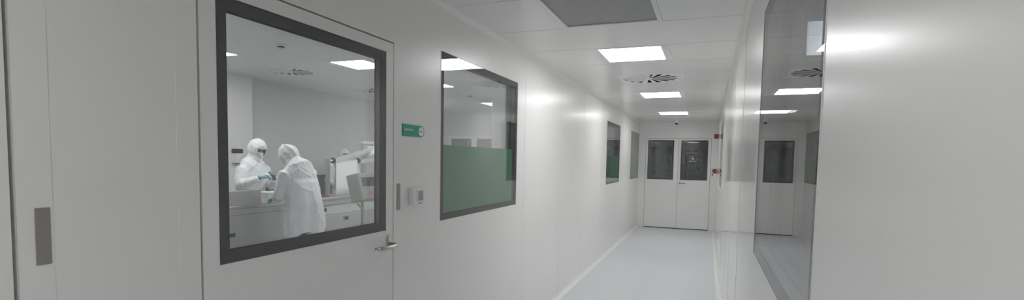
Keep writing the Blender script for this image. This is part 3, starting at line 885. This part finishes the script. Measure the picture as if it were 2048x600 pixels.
# control console on a floor post
cp = thing('control_console', 'grey tilted control console with display and red digits on a post', 'control panel', (-4.70, 6.17, 0))
bm = bmesh.new(); lathe(bm, [(.15, 0), (.15, .012), (.03, .02), (.024, .03), (.024, .93)], 24); autosmooth(link('post', bm, M['satin'], cp))
TL_ = Matrix.Translation((-.02, 0, 1.125)) @ Matrix.Rotation(math.radians(-14), 4, 'Y')
def tilted(name, x0, x1, y0, y1, z0, z1, mat, par, bev=.006):
    bm = bmesh.new(); box(bm, x0, x1, y0, y1, z0, z1, bev, 1); bm.transform(TL_)
    return link(name, bm, M[mat], par)
hs = tilted('housing', -.075, .12, -.20, .28, -.195, .20, 'console', cp)
tilted('front_plate', .1205, .126, -.185, .265, -.18, .185, 'console_face', hs, .002)
dsp = tilted('display', .1265, .130, -.13, .24, .0, .135, 'lcd', hs, .002)
tilted('display_frame', .1262, .1285, -.145, .255, -.015, .150, 'satin', hs, .001)
RTt = TL_ @ Matrix.Translation((.127, .02, -.10)) @ RT
tx = text_mesh('digits', '86', .075, pbr('red_digits', (.4, .02, .02), .4, emit=((1, .06, .05), .3)), hs, RTt, .0008); tx['label'] = 'red lit digits'
bm = bmesh.new(); loft(bm, [(-.02, -.09, .90), (.02, -.10, .87), (.05, -.085, .83), (.045, -.06, .80)], .014, 10); link('hose', bm, M['satin'], cp, smooth=True)

# white bin on the table
bn = thing('plastic_bin', 'white plastic tub on the table between the two workers', 'bin', (-5.36, 5.095, .9665))
bm = bmesh.new()
def rrect(hx, hy, r, z, n=5):
    out = []
    for cx, cy, a0 in ((hx - r, hy - r, 0), (-hx + r, hy - r, PI / 2), (-hx + r, -hy + r, PI), (hx - r, -hy + r, 3 * PI / 2)):
        for i in range(n + 1):
            a = a0 + PI / 2 * i / n
            out.append((cx + r * math.cos(a), cy + r * math.sin(a), z))
    return out
lv = [(.085, .115, .02, 0), (.10, .132, .025, .118), (.112, .146, .028, .120), (.114, .148, .028, .134), (.108, .141, .026, .136), (.096, .128, .022, .130), (.082, .112, .018, .006)]
rows = [[bm.verts.new(p) for p in rrect(a, b, r, z)] for a, b, r, z in lv]
for a, b in zip(rows, rows[1:]):
    for i in range(len(a)): bm.faces.new((a[i], a[(i + 1) % len(a)], b[(i + 1) % len(a)], b[i]))
bm.faces.new(rows[0]); bm.faces.new(rows[-1])
link('tub', bm, M['bin_plastic'], bn)
for i, (x, y, rz) in enumerate(((-.03, -.05, .3), (.02, .03, -.5), (-.02, .07, 1.1))):
    bm = bmesh.new(); box(bm, -.045, .045, -.035, .035, 0, .02, .008, 2)
    pk = tag(link('packet', bm, M['white_plastic']), ['white packet lying in the tub, nearest the left worker', 'white packet in the middle of the tub', 'white packet lying in the tub, on the right end'][i], 'packet', 'packets in the white tub')
    pk.location = (-5.36 + x, 5.095 + y, .9665 + .105 + i * .008); pk.rotation_euler = (0, 0, rz)
for i, (x, y) in enumerate(((-5.40, 6.20), (-5.55, 6.38))):
    bm = bmesh.new(); box(bm, -.035, .035, -.045, .045, 0, .012, .004, 2)
    o = tag(link('red_packet', bm, M['red_dull'], None), ['small red packet on the steel table left of the post', 'small red packet on the steel table behind the post'][i], 'packet', 'red packets on the machine table')
    o.location = (x, y, .9665)

# ================================================================== PEOPLE
def hand_shape(bm, wrist, d, palm_n, s=1., curl=.5, spread=.10, side=1, grow=0.):
    """palm, four fingers, thumb. d: towards fingers, palm_n: out of the palm, side: +1 thumb on +cross side"""
    d = Vector(d).normalized(); n = Vector(palm_n); n = (n - d * n.dot(d)).normalized()
    t = d.cross(n).normalized() * side          # towards the thumb
    w = Vector(wrist)
    loft(bm, [w - d * .03, w, w + d * .035 * s, w + d * .07 * s, w + d * .088 * s],
         [(.022 + grow, .018 + grow), (.026 + grow, .016 + grow), (.038 + grow, .015 + grow), (.041 + grow, .014 + grow), (.036 + grow, .011 + grow)], 14, side=t)
    for k, (off, ln) in enumerate(((.030, .072), (.010, .080), (-.010, .075), (-.029, .058))):
        p = w + d * .082 * s + t * off * s
        pts = [p - d * .02]; a = 0.; q = p.copy(); pts.append(q.copy())
        for j, f in enumerate((.45, .32, .23)):
            a += curl * (.7 + .25 * j) + .05 * k
            dd = (d * math.cos(a) + n * math.sin(a) + t * off * spread * 3).normalized()
            q = q + dd * ln * f * s; pts.append(q.copy())
        r = [.0095 + grow, .0095 + grow, .0088 + grow, .0080 + grow, .0062 + grow]
        loft(bm, pts, r, 10)
    p = w + d * .02 * s + t * .026 * s
    pts = [p, p + (d * .55 + t * .75 + n * .25).normalized() * .035 * s]
    pts.append(pts[-1] + (d * .85 + t * .2 + n * .45).normalized() * .032 * s)
    pts.append(pts[-1] + (d * .9 - t * .1 + n * .45).normalized() * .024 * s)
    loft(bm, pts, [.013 + grow, .0115 + grow, .010 + grow, .0075 + grow], 10)

def wrinkle(bm, amp, sx, sz, seed):
    """soft billows plus sharp creases of crumpled non-woven cloth"""
    bm.normal_update()
    mv = []
    for v in bm.verts:
        c = v.co
        n = noise.noise(Vector((c.x * sx + seed, c.y * sx, c.z * sz)))
        w_ = Vector((c.x * sx * 1.2 + n * .8, c.y * sx * 1.2 + seed, c.z * sz * 1.6 + c.x * 5))
        rdg = (1 - abs(noise.noise(w_)) * 2.2) ** 3 if abs(noise.noise(w_)) < .45 else 0.
        r2_ = max(0., 1 - abs(noise.noise(w_ * 2.1 + Vector((3, 1, seed)))) * 2.6) ** 3
        mv.append(v.normal * amp * (n + .45 * rdg + .3 * r2_ - .2))
    for v, m_ in zip(bm.verts, mv): v.co += m_

def head_rot(pitch, yaw): return Matrix.Rotation(yaw, 3, 'Z') @ Matrix.Rotation(-pitch, 3, 'X')

def person(label, loc, rotz, hip, chest, head, hp, hy, arms, coat_hem=None, suit='suit', seed=0., legs=True, hipw=.085):
    """local frame: x right, y forward, z up. arms: {side: (shoulder, elbow, wrist, hand_dir, palm_n, curl)}"""
    r = thing('person', label, 'person', loc, rotz, group='workers in white protective clothing')
    hip, chest, head = Vector(hip), Vector(chest), Vector(head)
    neck = chest + (head - chest) * .45
    R = head_rot(hp, hy)
    def hd(x, y, z): return head + R @ Vector((x, y, z))
    # --- body (skin): one continuous surface
    bm = bmesh.new()
    ellipsoid(bm, head + R @ Vector((0, -.008, .025)), (.074, .094, .098), R)
    ellipsoid(bm, hd(0, .018, -.045), (.058, .072, .078), R)
    ellipsoid(bm, hd(0, .035, -.095), (.034, .04, .026), R)
    loft(bm, [hd(0, .082, .015), hd(0, .098, -.012), hd(0, .108, -.030), hd(0, .092, -.040)], [.009, .011, .014, .009], 10)
    for sx in (-1, 1):
        ellipsoid(bm, hd(.077 * sx, -.004, -.012), (.010, .02, .032), R)
        ellipsoid(bm, hd(.032 * sx, .080, .028), (.026, .012, .010), R)
    ellipsoid(bm, hd(0, .086, -.068), (.024, .010, .009), R)
    loft(bm, [chest + Vector((0, -.01, -.02)), neck, hd(0, -.01, -.06)], [.062, .052, .055], 16)
    mid = (hip + chest) / 2
    loft(bm, [hip - Vector((0, 0, .08)), hip, mid, chest - Vector((0, 0, .12)), chest - Vector((0, 0, .02)), chest + Vector((0, 0, .04))],
         [(.14, .10), (.155, .11), (.135, .10), (.165, .115), (.15, .09), (.06, .05)], 20, side=(1, 0, 0))
    for s, (sh, el, wr, hdir, pn, cu) in arms.items():
        sh, el, wr = Vector(sh), Vector(el), Vector(wr)
        loft(bm, [chest + Vector((.08 * s, 0, -.02)), sh, (sh + el) / 2, el, (el + wr) / 2, wr], [.055, .052, .045, .038, .036, .026], 14)
        hand_shape(bm, wr, hdir, pn, .97, cu, side=s)
    for s in (-1, 1):
        loft(bm, [hip + Vector((hipw * s, 0, -.02)), Vector((hipw * 1.05 * s, .02, .50)), Vector((hipw * 1.1 * s, 0, .30)), Vector((hipw * 1.1 * s, -.02, .09))], [.08, .055, .05, .036], 14)
        loft(bm, [Vector((hipw * 1.1 * s, -.05, .05)), Vector((hipw * 1.1 * s, .04, .045)), Vector((hipw * 1.15 * s, .15, .03))], [.035, .036, .022], 12)
    bd = link('body', remeshed(bm, .0085, 2), M['skin'], r, smooth=True)
    # brows and eyes
    for sx in (-1, 1):
        bm = bmesh.new(); loft(bm, [hd(.012 * sx, .0935, .036), hd(.03 * sx, .092, .041), hd(.05 * sx, .081, .036)], [.0035, .0045, .002], 8); link('eyebrow', bm, M['hair'], r)
        bm = bmesh.new(); ellipsoid(bm, hd(.031 * sx, .083, .014), (.0095, .008, .006), R, 16, 10); link('eye', bm, M['sticker_dark'], r, smooth=True)
    # --- suit
    bm = bmesh.new()
    if coat_hem is None:
        loft(bm, [hip - Vector((0, 0, .14)), hip, mid, chest - Vector((0, 0, .14)), chest - Vector((0, 0, .03)), chest + Vector((0, 0, .05)), chest + (head - chest) * .48],
             [(.17, .14), (.20, .155), (.195, .15), (.215, .155), (.205, .125), (.155, .11), (.098, .092)], 24, side=(1, 0, 0))
        for s in (-1, 1):
            loft(bm, [hip + Vector((.09 * s, 0, 0)), Vector((.10 * s, .02, .52)), Vector((.10 * s, 0, .30)), Vector((.10 * s, -.01, .10))], [.12, .10, .088, .075], 18)
    else:
        lo = Vector((hip.x, hip.y, coat_hem))
        loft(bm, [lo, lo + (hip - lo) * .5, hip, mid, chest - Vector((0, 0, .16)), chest - Vector((0, 0, .05)), chest + Vector((0, 0, .05)), chest + (head - chest) * .48],
             [(.262, .20), (.262, .20), (.25, .19), (.242, .175), (.255, .18), (.25, .16), (.19, .13), (.105, .10)], 32, side=(1, 0, 0))
    for s, (sh, el, wr, hdir, pn, cu) in arms.items():
        sh, el, wr = Vector(sh), Vector(el), Vector(wr)
        loft(bm, [chest + Vector((.03 * s, 0, .0)), chest * .42 + sh * .58 + Vector((0, 0, .012)), sh, (sh * .5 + el * .5), el, el * .45 + wr * .55, wr - (wr - el).normalized() * .01], [.115, .108, .092, .080, .076, .066, .046], 18)
    g_ = remeshed(bm, .010, 8)
    wrinkle(g_, .015, 5, 3.6, seed)
    if coat_hem is not None:
        for v in g_.verts:                # loose vertical folds and an uneven hem
            f = max(0., min(1., (hip.z + .28 - v.co.z) / .6))
            a = math.atan2(v.co.y - hip.y, v.co.x - hip.x)
            k_ = .020 * f * (math.sin(a * 5 + seed) + .6 * math.sin(a * 9 + 2 * seed))
            v.co.x += math.cos(a) * k_; v.co.y += math.sin(a) * k_
            if v.co.z < coat_hem + .12: v.co.z += .045 * math.sin(a * 3 + seed) * (1 - (v.co.z - coat_hem) / .12)
    link('coverall' if coat_hem is None else 'lab_coat', g_, M[suit], r, smooth=True)
    # --- hood with face opening
    bm = bmesh.new()
    ellipsoid(bm, (0, 0, 0), (1, 1, 1), None, 48, 32)
    dl = [f for f in bm.faces if (lambda c: c.y > .55 and abs(c.x) < .62 and -.72 < c.z < .30)(f.calc_center_median().normalized())]
    bmesh.ops.delete(bm, geom=dl, context='FACES')
    for v in bm.verts:
        c = v.co.copy()
        k_ = 1 + .08 * noise.noise(Vector((c.x * 3 + seed, c.y * 3, c.z * 4)))
        q = Vector((c.x * .112, c.y * .128 - .010, c.z * .146 + .008)) * k_
        if c.y < .3: q += Vector((c.x, c.y, 0)) * .006 * math.sin(9 * math.atan2(c.x, -c.y) + 3 * c.z)
        if c.z > .35: q.y += .012 * (c.z - .35); q.z += .010 * noise.noise(Vector((c.x * 4, c.y * 4, seed)))
        if c.z < -.5: q.x *= 1 + .5 * (-c.z - .5); q.y *= 1 + .1 * (-c.z - .5)
        v.co = head + R @ q
    bmesh.ops.recalc_face_normals(bm, faces=bm.faces)
    bmesh.ops.solidify(bm, geom=bm.faces[:], thickness=.005)
    hood = link('hood', bm, M['suit'], r, smooth=True)
    bm = bmesh.new()                      # cape of the hood closing on the collar
    loft(bm, [hd(0, -.012, -.07), neck + Vector((0, -.004, 0)), chest + Vector((0, -.004, .045))], [(.100, .098), (.100, .096), (.135, .10)], 24, side=(1, 0, 0))
    cb_ = remeshed(bm, .010, 3); wrinkle(cb_, .006, 14, 12, seed + 3)
    link('hood_cape', cb_, M['suit'], r, smooth=True)
    # --- mask
    bm = bmesh.new()
    ellipsoid(bm, (0, 0, 0), (1, 1, 1), None, 36, 24)
    dl = [f for f in bm.faces if (lambda c: not (c.y > .20 and -.90 < c.z < .48))(f.calc_center_median())]
    bmesh.ops.delete(bm, geom=dl, context='FACES')
    for v in bm.verts:
        c = v.co
        pleat = 1 + .018 * math.sin(c.z * 16)
        v.co = head + R @ Vector((c.x * .076, (c.y * .098 + .026 * max(0, 1 - abs(c.x) * 1.6)) * pleat, c.z * .078 - .040))
    bmesh.ops.recalc_face_normals(bm, faces=bm.faces)
    bmesh.ops.solidify(bm, geom=bm.faces[:], thickness=.003)
    link('face_mask', bm, M['mask'], r, smooth=True)
    # --- gloves
    for s, (sh, el, wr, hdir, pn, cu) in arms.items():
        el, wr = Vector(el), Vector(wr)
        bm = bmesh.new(); hand_shape(bm, wr, hdir, pn, 1.0, cu, side=s, grow=.0035)
        dd = (wr - el).normalized()
        loft(bm, [wr - dd * .07, wr - dd * .02, wr + Vector(hdir).normalized() * .012], [.040, .034, .030], 14)
        link('glove', remeshed(bm, .0045, 1), M['glove'], r, smooth=True)
    # --- legs and shoes
    if coat_hem is not None:
        bm = bmesh.new()
        for s in (-1, 1):
            loft(bm, [hip + Vector((.085 * s, 0, -.02)), Vector((.092 * s, .02, .50)), Vector((.094 * s, 0, .30)), Vector((.094 * s, -.015, .075))], [.115, .088, .078, .066], 16)
        ellipsoid(bm, hip - Vector((0, 0, .02)), (.17, .13, .12))
        tr = remeshed(bm, .014, 3); wrinkle(tr, .006, 12, 9, seed)
        link('trousers', tr, M['trousers'], r, smooth=True)
    for s in (-1, 1):
        bm = bmesh.new()
        x = hipw * 1.1 * s
        loft(bm, [Vector((x, -.085, .045)), Vector((x, -.06, .05)), Vector((x, .02, .052)), Vector((x * 1.02, .10, .042)), Vector((x * 1.04, .175, .030)), Vector((x * 1.04, .195, .024))],
             [(.030, .036), (.042, .050), (.045, .052), (.050, .042), (.042, .030), (.02, .016)], 16, side=(1, 0, 0))
        for v in bm.verts: v.co.z = max(v.co.z, .0005)
        link('shoe', bm, M['shoe'], r, smooth=True)
    return r

person('person in white coverall, hood and mask behind the table, holding up teal gloved hands', (-5.98, 5.36, 0), math.radians(-90),
       (0, 0, .98), (0, .05, 1.44), (-.015, .115, 1.655), math.radians(24), math.radians(-4),
       {1: ((.185, .05, 1.365), (.255, .10, 1.165), (.135, .315, 1.275), (-.75, .55, .12), (-.2, -.1, -1), .45),
        -1: ((-.185, .05, 1.365), (-.235, .16, 1.15), (-.085, .345, 1.255), (.45, .35, .65), (.3, -.4, -.6), .55)}, seed=1.3)
person('person in white hood and long white coat seen from behind, leaning over the table', (-4.73, 5.03, 0), math.radians(90),
       (.01, -.02, .96), (.01, .08, 1.40), (0, .235, 1.575), math.radians(30), math.radians(12),
       {-1: ((-.20, .09, 1.345), (-.185, .19, 1.09), (-.075, .385, 1.035), (.15, .85, -.15), (.2, -.1, -1), .35),
        1: ((.195, .08, 1.355), (.205, .21, 1.10), (.10, .395, 1.035), (-.2, .85, -.1), (-.2, -.1, -1), .35)}, coat_hem=.60, suit='suit_back', seed=2.1)
person('person in white hood and mask far back, half hidden by hanging white sheet', (-6.5, 7.94, 0), math.radians(-122),
       (0, 0, .96), (0, .02, 1.40), (0, .06, 1.575), math.radians(-5), math.radians(10),
       {1: ((.21, .02, 1.37), (.27, .02, 1.12), (.20, .22, 1.05), (-.3, .9, -.1), (-.2, 0, -1), .4),
        -1: ((-.21, .02, 1.37), (-.27, .02, 1.12), (-.20, .22, 1.05), (.3, .9, -.1), (.2, 0, -1), .4)}, seed=4.7)
bm = bmesh.new(); box(bm, -.028, .028, -.020, .020, -.006, .006, .004, 2)
o = tag(link('small_packet', bm, M['sign_white']), 'small white packet held between the gloved hands of the left worker', 'packet')
o.location = (-5.62, 5.315, 1.315); o.rotation_euler = (.3, .2, .4)

# ================================================================== CAMERA, WORLD, RENDER LOOK
f_px, py, yaw, pitch, roll = 1018.14, 382.87, .36503, -.06373, .01831
cy, sy, cp_, sp_ = math.cos(yaw), math.sin(yaw), math.cos(pitch), math.sin(pitch)
fwd = Vector((-sy * cp_, cy * cp_, sp_)); right = Vector((cy, sy, 0)); up = right.cross(fwd)
r2 = right * math.cos(roll) + up * math.sin(roll); u2 = -right * math.sin(roll) + up * math.cos(roll)
cd = bpy.data.cameras.new('camera'); cam = bpy.data.objects.new('camera', cd); COL.objects.link(cam)
cam.matrix_world = Matrix(((r2.x, u2.x, -fwd.x, 0), (r2.y, u2.y, -fwd.y, 0), (r2.z, u2.z, -fwd.z, 1.59), (0, 0, 0, 1)))
cd.sensor_fit = 'HORIZONTAL'; cd.sensor_width = 36; cd.lens = f_px / 2048 * 36
cd.shift_y = (py - 300) / 2048
cd.clip_start = .02
SC.camera = cam

w = bpy.data.worlds.new('world'); SC.world = w; w.use_nodes = True
w.node_tree.nodes['Background'].inputs[0].default_value = (.5, .5, .5, 1)
w.node_tree.nodes['Background'].inputs[1].default_value = .05
SC.view_settings.view_transform = 'Standard'; SC.view_settings.look = 'None'
SC.view_settings.gamma = 1; SC.view_settings.use_curve_mapping = False
SC.view_settings.exposure = 0.0
cyc = SC.cycles
cyc.use_denoising = True
cyc.max_bounces = 14; cyc.diffuse_bounces = 8; cyc.glossy_bounces = 8; cyc.transmission_bounces = 8
cyc.transparent_max_bounces = 40
cyc.sample_clamp_indirect = 20
